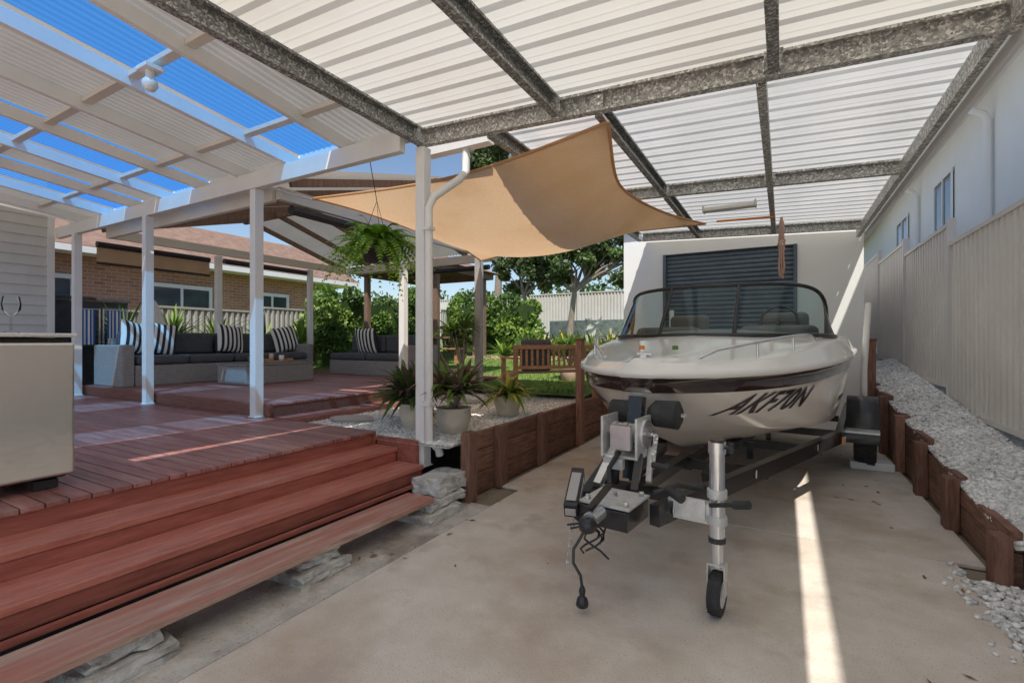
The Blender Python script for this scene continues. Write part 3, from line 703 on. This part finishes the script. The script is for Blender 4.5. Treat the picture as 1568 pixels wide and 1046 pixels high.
for x in(-.42,.55):
    t.beam((x*.6+.03,1.0,.56),(x,4.4,.60),.09,.05,3)
    for y in(1.2,2.1,3.2): t.beam((x*.8+.02,y,.43),(x*.8+.02,y,.56),.04,.04,0)
for x in(-.22,.34):
    t.beam((x,.35,.45),(x*1.1,.75,.58),.05,.06,0);t.tube([(x-.07,.7,.58),(x+.07,.7,.58)],.045,14,3)
for y in(-.45,.5,1.6):
    k=(y+.58)/2.78;x=.33+.67*k
    T=Matrix.Translation((x+.030,y,.475+.03*k))@Matrix.Rotation(rad(90),4,'Y');t.lathe([(0,.004),(.026,.003),(.028,0)],(0,0,0),16,6,T);t.lathe([(.018,.006),(.022,.006)],(0,0,0),16,0,T)
t.box(1.03,1.045,2.05,2.13,.47,.52,7)
for sx in(1.18,-1.05):
    t.tube([(sx,4.0,.5),(sx,4.0,1.0),(sx+.04*(1 if sx>0 else -1),4.1,1.80)],.034,10,6)
t.build('frame',['black','zinc','galv','rubber','fenced','steel','gelw','orange'],.002,TR,seg=1)
k=MB()
T=Matrix.Translation((-.07,-.68,.545))@Matrix.Rotation(rad(20),4,'Z')@Matrix.Rotation(rad(24),4,'X')
k.box(-.035,.035,-.15,.15,-.04,.04,0,T);k.box(-.026,.026,-.12,.10,.041,.048,1,T);k.box(-.027,.027,-.162,-.151,-.02,.02,1,T);k.box(.036,.04,-.12,.10,-.02,.02,2,T)
for s2 in range(7):
    ph=R.uniform(0,6);k.tube([(-.0+.06*math.sin(ph+a*.8)+.015*s2,-.74+.05*math.cos(ph+a*.7),.48-.028*a*(.4+.14*s2)) for a in range(8)],.006,6,0)
k.tube([(.06,-.74,.46),(.03,-.80,.36),(-.0,-.82,.30),(.01,-.84,.24),(.05,-.84,.19),(.06,-.84,.13)],.008,8,0)
k.lathe([(.010,.10),(.018,.08),(.014,.05),(.026,.04),(.034,.015),(.030,-.0),(.0,-.002)],(.06,-.84,.04),8,0)
for a in range(13): 
    T=Matrix.Translation((-.03-.003*a,-.77,.44-.022*a))@Matrix.Rotation(a*1.57,4,'Z')@Matrix.Rotation(1.57,4,'X')
    k.lathe([(.011,-.003),(.014,0),(.011,.003),(.008,0),(.011,-.003)],(0,0,0),10,2,T)
k.build('brake_unit_and_cables',['black','fenced','steel'],.003,TR,seg=1)
simple('wheel_block',[(.62,1.0,6.24,6.46,.002,.085,0)],['white'],.01)

# ---------------------------------------------------------------- shade sail
A=Vector((-1.10,3.38,2.93));B=Vector((-.92,7.0,2.95));C=Vector((-4.45,6.85,2.72));D=Vector((-4.55,3.6,2.92))
sm=MB();n=28
def sp(u_,v_):
    p=A.lerp(B,u_).lerp(D.lerp(C,u_),v_)
    cen=(A+B+C+D)/4
    k=((.30 if v_<.5 else .17)*4*u_*(1-u_)*abs(2*v_-1)**1.5+.15*4*v_*(1-v_)*abs(2*u_-1)**1.5)
    p=p.lerp(cen,k*.85)
    p.z-= .42*math.sin(math.pi*u_)*math.sin(math.pi*v_)+.02*math.sin(9*u_+4*v_)
    return p
g2=[[sp(i/n,j/n) for j in range(n+1)] for i in range(n+1)]
vs=[p for row in g2 for p in row]
sm.add(vs,[(i*(n+1)+j,(i+1)*(n+1)+j,(i+1)*(n+1)+j+1,i*(n+1)+j+1) for i in range(n) for j in range(n)],0,True)
edge=[g2[i][0] for i in range(n+1)]+[g2[n][j] for j in range(n+1)]+[g2[n-i][n] for i in range(n+1)]+[g2[0][n-j] for j in range(n+1)]
for s0 in range(4): sm.tube(edge[s0*(n+1):(s0+1)*(n+1)],.014,6,0)
for p,q in((A,(-1.16,3.33,3.02)),(B,(-1.12,7.2,3.0)),(C,(-4.55,6.95,2.76)),(D,(-4.8,3.2,3.0))): sm.tube([p,q],.008,6,1)
sm.build('shade_sail',['sail','steel'])

# ---------------------------------------------------------------- plants
fe=MB();fc=Vector((-3.41,3.42,2.26))
for i in range(160):
    az=R.uniform(0,6.283);el=R.uniform(.1,1.35);Lf=R.uniform(.45,.70);dr=R.uniform(.5,1.0)
    h=Vector((math.cos(az),math.sin(az),0));sd=Vector((-math.sin(az),math.cos(az),0));pts=[]
    for k2 in range(19):
        s_=k2/18;pts.append(fc+h*(Lf*s_*math.cos(el))+Vector((0,0,Lf*(s_*math.sin(el)-dr*s_*s_))))
    for k2 in range(1,19):
        p=pts[k2];dd=(p-pts[k2-1]).normalized();wl=.062*(1-(k2/19)**2)*R.uniform(.8,1.1)
        for s2 in(-1,1):
            tip=p+sd*s2*wl+dd*.012-Vector((0,0,wl*.25))
            fe.add([p-dd*.012,tip-dd*.006,tip+dd*.006,p+dd*.012],[(0,1,2,3)],0 if R.random()<.8 else 1)
fe.lathe([(.02,-.16),(.11,-.15),(.15,-.02),(.16,0),(.14,0),(0,-.03)],tuple(fc),16,2)
for a in range(3):
    t2=a*2.094;fe.tube([fc+Vector((.15*math.cos(t2),.15*math.sin(t2),0)),fc+Vector((0,0,.44))],.003,4,3)
fe.tube([fc+Vector((0,0,.44)),(-3.41,3.30,3.18)],.004,5,3)
fe.build('hanging_fern',['leaff','leafl','black','black'])
def potplant(name,x,y,z,pr_,ph,nleaf,Ll,wl,mis,el=(.5,1.4),dr=.5,pot='potc',stem=0,heads=1):
    p=MB()
    p.lathe([(0,0),(pr_*.62,0),(pr_*.72,ph*.08),(pr_,ph*.65),(pr_*.92,ph*.9),(pr_,ph),(pr_*.85,ph),(pr_*.8,ph*.9),(0,ph*.9)],(x,y,z),22,0)
    p.lathe([(pr_*.8,ph*.91),(0,ph*.93)],(x,y,z),12,1)
    for hd in range(heads):
        hx=x+(R.uniform(-.14,.14) if heads>1 else 0);hy=y+(R.uniform(-.14,.14) if heads>1 else 0);hz=z+ph*.9+stem*R.uniform(.5,1)
        if stem: p.tube([(x,y,z+ph*.9),(hx,hy,hz)],[.02,.014],7,2)
        for _ in range(nleaf//heads): p.strap((hx,hy,hz),R.uniform(0,6.283),R.uniform(*el),Ll*R.uniform(.6,1.1),wl,dr*R.uniform(.5,1.3),3+R.randrange(len(mis)))
    p.build(name,[pot,'soil','bark']+mis)
potplant('potted_plant',-2.78,4.85,.49,.16,.24,130,.46,.06,['leafm','leafl','leafy'],(.3,1.3),.6)
potplant('potted_cordyline',-3.2,3.75,.48,.18,.26,190,.56,.06,['leafp','leafd','leafm'],(.15,1.35),.5,stem=.14,heads=5)
potplant('potted_cordyline',-2.72,3.72,.48,.17,.25,150,.50,.055,['leafp','leafm','leafp'],(.15,1.35),.5,stem=.24,heads=4)
potplant('potted_cordyline',-3.6,4.2,.48,.15,.2,110,.46,.055,['leafm','leafd'],(.15,1.35),.5,stem=.1,heads=3)
potplant('potted_yucca',-4.6,6.55,.56,.22,.34,150,.46,.06,['leafm','leafd','leafl'],(.2,1.4),.5,'terra',stem=.75,heads=5)
potplant('potted_plant',-9.0,6.55,UZ,.18,.28,60,.6,.06,['leafm','leafl'],(.5,1.4),.5,'terra',stem=.3,heads=2)
potplant('potted_shrub',-3.3,8.0,.62,.2,.3,110,.45,.07,['leafm','leafl'],(.5,1.4),.5,'terra',stem=.4,heads=4)
for x,y in((-10.2,4.1),(-10.2,4.9),(-10.3,5.8),(-10.1,6.7),(-9.9,7.5)):
    p=MB();p.tube([(x,y,.3),(x,y,1.1)],[.06,.05],8,0)
    for _ in range(90): p.strap((x,y,1.1+R.uniform(0,.3)),R.uniform(0,6.283),R.uniform(.1,1.5),R.uniform(.6,1.0),.06,R.uniform(.1,.4),1+R.randrange(2))
    p.build('yucca',['bark','leafm','leafl'])
def hedge(name,x0,x1,y0,y1,z0,z1,n,mis,size=.11):
    h=MB();k=max(2,int((x1-x0+y1-y0)/.8))
    for i in range(k*5):
        c_=(R.uniform(x0,x1),R.uniform(y0,y1),R.uniform(z0+.3,z1-.2));rr=R.uniform(.3,.55)
        h.leaves(c_,(rr,rr,rr),n//(k*5),size,R.choice([[0,1],[1,2],[1,1,2],[2,2,1]]),.7)
    h.box(x0+.25,x1-.25,y0+.2,y1-.2,z0,z1-.6,len(mis))
    h.build(name,mis+['leafd'])
hedge('hedge',-10.8,-10.0,8.2,12.6,.6,3.0,18000,['leafd','leafm','leafl'])
hedge('climbing_shrub',-9.6,-6.2,12.2,13.2,.9,3.0,12000,['leafd','leafm','leafl'],.13)
def tree(name,x,y,z,H,crowns,mis,trunk=.14,nl=5000,size=.16,lean=.2):
    t_=MB();base=Vector((x,y,z));mid=base+Vector((lean,0,H*.42))
    t_.tube([base,base+Vector((lean*.3,.05,H*.2)),mid],[trunk,trunk*.8,trunk*.6],10,0)
    tot=sum(c_[3] for c_ in crowns)
    for cx,cy,cz_,rr in crowns:
        cc=base+Vector((cx,cy,cz_))
        t_.tube([mid,(mid+cc)/2+Vector((R.uniform(-.2,.2),R.uniform(-.2,.2),.1)),cc],[trunk*.5,trunk*.3,trunk*.12],7,0)
        for j in range(6):
            e_=cc+Vector((R.uniform(-1,1),R.uniform(-1,1),R.uniform(-.6,.9)))*rr*.75
            t_.tube([(cc+mid)/2,e_],[trunk*.2,trunk*.05],5,0)
            q_=rr*R.uniform(.35,.6);mm=[1,2] if j%2 else [2,3]
            t_.leaves(e_,(q_,q_,q_*.75),int(nl*rr/tot/6),size,mm,.4)
    t_.build(name,['bark']+mis)
gum=['leafd','leafg','leafm']
tree('gum_tree',-6.4,15.4,1.3,4.2,[(0,0,2.9,.9),(-.9,.2,2.6,.8),(.9,0,2.7,.9),(.4,.3,3.5,.8),(-.5,0,3.5,.7),(1.5,.3,3.3,.8),(1.9,.1,2.6,.7),(2.4,.3,3.0,.7)],gum,.13,16000,.16)
tree('gum_tree',-8.0,15.7,1.35,4.0,[(0,0,2.6,.8),(-.8,.2,2.3,.8),(.8,0,2.9,.8),(.1,.3,3.3,.8),(-.9,.2,3.2,.7),(.9,-.2,2.2,.6)],gum,.12,12000,.16,-.3)
tree('gum_tree',-4.6,18.9,1.5,5.0,[(0,0,3.0,1.0),(-1,.2,2.5,.9),(1,0,2.7,.9),(.1,.3,3.6,1.0),(1.4,.2,3.6,.9)],gum,.14,9000,.18)
tree('tall_gum_tree',-11.2,18.5,1.5,9,[(0,0,5.6,1.2),(-1.2,.3,6.3,1.2),(1.1,0,6.6,1.2),(.2,.2,7.6,1.3),(2,.4,7.4,1.2),(-.6,0,8.5,1.1),(1.4,0,8.6,1.1)],gum,.22,16000,.22)
bg=MB()
for i in range(46):
    x=-32+i*.8;bg.leaves((x,24+R.uniform(-2,2),2.6+R.uniform(-.6,.8)),(1.5,1.2,1.5),420,.26,[0,1,2],.5)
bg.build('distant_trees',['leafd','leafg','leafm'])
gp=MB()
for i in range(34):
    x=R.uniform(-7.6,-3.0);y=R.uniform(10.8,13.4);z=gz(y);mi=R.choice([0,0,1,1,2,3])
    for _ in range(44): gp.strap((x,y,z),R.uniform(0,6.28),R.uniform(.3,1.45),R.uniform(.45,.95),.08,R.uniform(.2,.6),mi)
gp.build('garden_plants',['leafm','leafl','leafy','leafd'])
rk=MB()
for i in range(26):
    x=-7.8+i*.2;rough(rk,x,x+.18,10.5+R.uniform(-.05,.05)+.02*abs(i-13),10.7,gz(10.6)-.05,gz(10.6)+R.uniform(.06,.12))
rk.build('rock_border',['rock'])

# ---------------------------------------------------------------- back fences / brick house / gazebo
f=MB();x=-14
while x<-2.6:
    panel(f,18.0,x,x+2.3,gz(18)-.02,gz(18)+1.75,'x');f.box(x-.03,x+.03,17.96,18.05,1.3,gz(18)+1.85,0);x+=2.3
f.build('back_fence',['fencebk'])
simple('retaining_block_wall',[(-7.5,-2.6,16.2,16.4,1.2,2.1,0)],['block'],.01)
f=MB();y=2.6
while y<16: panel(f,-10.9,y,y+2.3,.4+.05*(y-3),1.95+.05*(y-3));y+=2.3
f.build('side_fence',['fenced'])
simple('dark_screen_wall',[(-10.6,-10.5,3.0,4.3,.5,2.05,0),(-10.52,-10.46,2.98,4.32,2.06,2.12,0)],['bluefence'],.005)
h=MB();h.box(-18,-14,1.0,12.0,0,3.3,0)
for a,b_ in((3.2,4.6),(6.2,7.6),(9.0,10.0)):
    h.box(-13.99,-13.93,a,b_,1.6,2.75,1)
    h.box(-13.95,-13.9,a-.08,a-.001,1.5,2.85,2);h.box(-13.95,-13.9,b_+.001,b_+.08,1.5,2.85,2);h.box(-13.95,-13.9,a,b_,2.751,2.85,2);h.box(-13.95,-13.9,a,b_,1.5,1.599,2);h.box(-13.925,-13.9,(a+b_)/2-.03,(a+b_)/2+.03,1.6,2.75,2)
h.box(-18.6,-13.4,.4,12.6,3.31,3.45,2);h.add([(-13.4,.4,3.46),(-13.4,12.6,3.46),(-16,12.6,4.9),(-16,.4,4.9)],[(0,1,2,3)],3)
h.add([(-18.6,.4,3.46),(-18.6,12.6,3.46),(-16,12.6,4.9),(-16,.4,4.9)],[(3,2,1,0)],3);h.add([(-13.4,12.6,3.46),(-18.6,12.6,3.46),(-16,12.6,4.9)],[(0,1,2)],0)
h.build('brick_house',['brick','win','white','tile'])
gzb=MB();gx,gyy=-8.1,9.9;gg=gz(9.9)
for sx in(-1.1,1.1):
    for sy in(-1.0,1.0): gzb.box(gx+sx-.06,gx+sx+.06,gyy+sy-.06,gyy+sy+.06,gg-.1,3.02,0)
gzb.box(gx-1.3,gx+1.3,gyy-1.2,gyy-1.15,3.0,3.14,0);gzb.box(gx-1.3,gx+1.3,gyy+1.15,gyy+1.2,3.0,3.14,0);gzb.box(gx-1.3,gx-1.25,gyy-1.14,gyy+1.14,3.0,3.14,0);gzb.box(gx+1.25,gx+1.3,gyy-1.14,gyy+1.14,3.0,3.14,0)
gzb.add([(gx-1.45,gyy-1.35,3.15),(gx+1.45,gyy-1.35,3.15),(gx+1.45,gyy+1.35,3.15),(gx-1.45,gyy+1.35,3.15),(gx,gyy,3.75)],[(0,1,4),(1,2,4),(2,3,4),(3,0,4)],1)
for x_ in np.arange(-1,1,.25): gzb.box(gx+x_,gx+x_+.05,gyy+1.0,gyy+1.04,gg,gg+.9,0)
gzb.box(gx-1,gx+1,gyy+1.045,gyy+1.08,gg+.88,gg+.95,0)
gzb.build('gazebo',['brownp','tile'],.004)
pt=MB();pt.box(-7.7,-6.9,8.7,9.3,1.42,1.46,0)
for a,b_ in((-1,-1),(1,-1),(-1,1),(1,1)): pt.beam((-7.3+a*.35,9+b_*.25,.74),(-7.3-a*.1,9+b_*.2,1.42),.06,.06,0)
for dy in(-.65,.6): pt.box(-7.8,-6.8,9+dy-.12,9+dy+.12,1.15,1.19,0);pt.box(-7.7,-7.63,9+dy-.05,9+dy+.05,.72,1.15,0);pt.box(-6.97,-6.9,9+dy-.05,9+dy+.05,.72,1.15,0)
pt.build('picnic_table',['teak'],.005)

# ---------------------------------------------------------------- furniture
def striped(name,x,y,z,rz_,tilt,parent,cols=('fwhite','fblack'),s=.25,th=.09,stripes=6,roll=0):
    mb=MB();T=Matrix.Translation((x,y,z))@Matrix.Rotation(rz_,4,'Z')@Matrix.Rotation(tilt,4,'X')@Matrix.Rotation(roll,4,'Y')
    n_=24
    for s2 in(1,-1):
        o_=len(mb.v)
        for i in range(n_+1):
            for j in range(n_+1):
                u_=2*i/n_-1;v_=2*j/n_-1;e_=(max(0,1-abs(u_)**2.6)*max(0,1-abs(v_)**2.6))**.55
                pin=1-.05*(1-abs(u_*v_))
                mb.v.append(tuple(T@Vector((u_*s*pin,s2*th*e_,v_*s*pin))))
        for i in range(n_):
            for j in range(n_):
                a=o_+i*(n_+1)+j;mb.f.append((a,a+1,a+n_+2,a+n_+1));mb.m.append(int((i+.5)/n_*stripes*2)%2);mb.s.append(True)
    mb.build(name,list(cols),parent=parent)
S=empty('wicker_sofa')
simple('frame',[(-9.1,-8.95,3.45,6.35,UZ,1.40,0),(-8.94,-8.2,3.45,6.35,UZ,1.0,0),(-9.1,-8.2,3.28,3.44,UZ,1.30,0),(-9.1,-8.2,6.36,6.5,UZ,1.30,0)],['wicker'],.02,S)
bx=[]
for i in range(4):
    y=3.47+i*.72;bx+= [(-8.80,-8.18,y,y+.71,1.005,1.14,0),(-8.94,-8.78,y+.02,y+.69,1.145,1.5,0)]
simple('cushions',bx,['char'],.05,S).modifiers[0].segments=4
for i,(y,r_) in enumerate(((3.66,.3),(3.95,-.2),(5.1,.1),(6.2,-.2))): striped('pillow_%d'%i,-8.66,y,1.40,rad(90)+r_,rad(-14),S,roll=R.uniform(-.25,.25))
S=empty('wicker_sofa')
simple('frame',[(-8.1,-6.1,7.5,7.64,UZ,1.38,0),(-8.1,-6.1,6.8,7.49,UZ,.98,0),(-6.09,-5.97,6.8,7.64,UZ,1.28,0)],['wicker'],.02,S)
simple('cushions',[(-8.08,-7.1,6.78,7.34,.985,1.12,0),(-7.08,-6.11,6.78,7.34,.985,1.12,0),(-8.06,-7.1,7.34,7.5,1.125,1.48,0),(-7.08,-6.12,7.34,7.5,1.125,1.48,0)],['char'],.05,S).modifiers[0].segments=4
striped('pillow',-7.45,7.2,1.36,.1,rad(14),S,s=.27)
S=empty('wicker_coffee_table')
simple('frame',[(-7.75,-7.0,4.35,5.55,UZ,.98,0)],['wicker'],.02,S);simple('top',[(-7.76,-6.99,4.34,5.56,.983,1.0,0)],['wicker'],.004,S)
S=MB();S.box(-7.55,-7.2,4.9,5.3,1.002,1.03,0);S.box(-7.55,-7.2,4.9,4.915,1.031,1.07,0);S.box(-7.55,-7.2,5.285,5.3,1.031,1.07,0);S.lathe([(.0,0),(.035,0),(.035,.12),(.0,.12)],(-7.42,5.05,1.032),12,1);S.lathe([(.0,0),(.04,0),(.04,.09),(.0,.09)],(-7.34,5.18,1.032),12,2);S.lathe([(0,0),(.05,.02),(.06,.1),(0,.14)],(-7.4,4.7,1.002),12,3)
S.build('serving_tray',['teak','terra','fwhite','leafl'])
for i,y in enumerate((3.25,3.62)):
    tw=MB();x=-9.55
    for k_ in range(9):
        ya=y+.024*k_;tw.add([(x+.01*math.sin(k_*1.3),ya,1.3),(x+.01*math.sin((k_+1)*1.3),ya+.024,1.3),(x+.01*math.sin((k_+1)*1.3),ya+.024,1.85),(x+.01*math.sin(k_*1.3),ya,1.85)],[(0,1,2,3)],k_%2)
    tw.tube([(x,y-.05,1.86),(x,y+.27,1.86)],.008,6,2);tw.box(x-.01,x+.01,y-.06,y-.04,UZ,1.87,2);tw.box(x-.01,x+.01,y+.26,y+.28,UZ,1.87,2)
    tw.build('striped_towel',['fblue','fwhite','steel'])
sb=MB();n_=16;vs=[]
for i in range(n_+1):
    v_=i/n_;w_=.24*(math.sin(math.pi*min(1,v_*1.0))**.6 if v_<1 else 0)+.001;vs+=[(-9.50-.1*v_,4.25-w_,UZ+v_*1.45),(-9.46-.1*v_,4.25,UZ+v_*1.45),(-9.50-.1*v_,4.25+w_,UZ+v_*1.45)]
sb.add(vs,[q for i in range(n_) for q in((3*i,3*i+1,3*i+4,3*i+3),(3*i+1,3*i+2,3*i+5,3*i+4))],0,True);sb.build('surfboard',['gelw'])
bn=MB()
for x in(-.62,.62):
    bn.box(x-.03,x+.03,-.05,.0,0,.80,0);bn.box(x-.03,x+.03,.45,.50,0,.60,0);bn.box(x-.035,x+.035,-.02,.54,.60,.63,0);bn.box(x-.02,x+.02,0,.45,.34,.40,0)
bn.box(-.59,.59,-.045,-.01,.74,.80,0);bn.box(-.59,.59,-.045,-.01,.46,.51,0)
for k_ in range(14): bn.box(-.56+k_*.084,-.525+k_*.084,-.035,-.018,.511,.739,0)
for k_ in range(6): bn.box(-.59,.59,.0+k_*.078,.065+k_*.078,.401,.42,0)
bn.build('garden_bench',['teak'],.004,loc=(-2.85,6.35,.50),rotz=rad(50))
cu=MB();cu.box(-.50,-.05,.005,.12,.43,.88,0);cu.build('bench_cushion',['char'],.04,loc=(-2.85,6.35,.50),rotz=rad(50))

F=empty('outdoor_fridge')
simple('cabinet',[(-4.05,-3.49,.28,1.14,DZ+.05,1.37,0)],['black'],.01,F)
simple('door',[(-3.485,-3.43,.27,1.155,DZ+.07,1.345,0)],['stainless'],.014,F).modifiers[0].segments=4
simple('top',[(-4.07,-3.42,.26,1.165,1.373,1.395,0)],['zinc'],.006,F)
simple('feet',[(-3.55,-3.48,.35,.42,DZ+.001,DZ+.049,0),(-3.55,-3.48,1.0,1.1,DZ+.001,DZ+.049,0),(-4.0,-3.9,1.0,1.1,DZ+.001,DZ+.049,0)],['black'],.003,F)
simple('handle',[(-3.425,-3.40,.33,.36,.9,1.28,0)],['steel'],.008,F)
wg=MB();wg.lathe([(0,.003),(.034,.003),(.034,.006),(.005,.012),(.004,.09),(.018,.10),(.038,.13),(.041,.16),(.034,.205)],(-3.70,.97,1.395),24,0);wg.build('wine_glass',['clear'])

# ---------------------------------------------------------------- world, sun, camera
kx,ky=.344,.50
sd=Vector((kx,-ky,1)).normalized()
el=math.asin(sd.z);az=math.atan2(sd.x,sd.y)
w=bpy.data.worlds.new('World');scene.world=w;w.use_nodes=True;nt=w.node_tree
sk=nt.nodes.new('ShaderNodeTexSky');sk.sky_type='NISHITA';sk.sun_disc=False;sk.sun_elevation=el;sk.sun_rotation=az;sk.ozone_density=1.3
bgd=nt.nodes['Background'];bgd.inputs['Strength'].default_value=.15;nt.links.new(sk.outputs[0],bgd.inputs[0])
sl=bpy.data.lights.new('sun','SUN');sl.energy=5;sl.angle=rad(.5);sl.color=(1,.96,.89)
so=bpy.data.objects.new('sun',sl);scene.collection.objects.link(so);so.rotation_euler=sd.to_track_quat('Z','Y').to_euler()
cam=bpy.data.cameras.new('camera');cam.lens=17;cam.sensor_width=36;cam.clip_end=500;cam.clip_start=.05
co=bpy.data.objects.new('camera',cam);scene.collection.objects.link(co);co.location=(0,0,1.35);co.rotation_euler=(rad(90),0,rad(29.3));scene.camera=co
scene.view_settings.view_transform='Standard';scene.view_settings.look='None';scene.view_settings.exposure=0
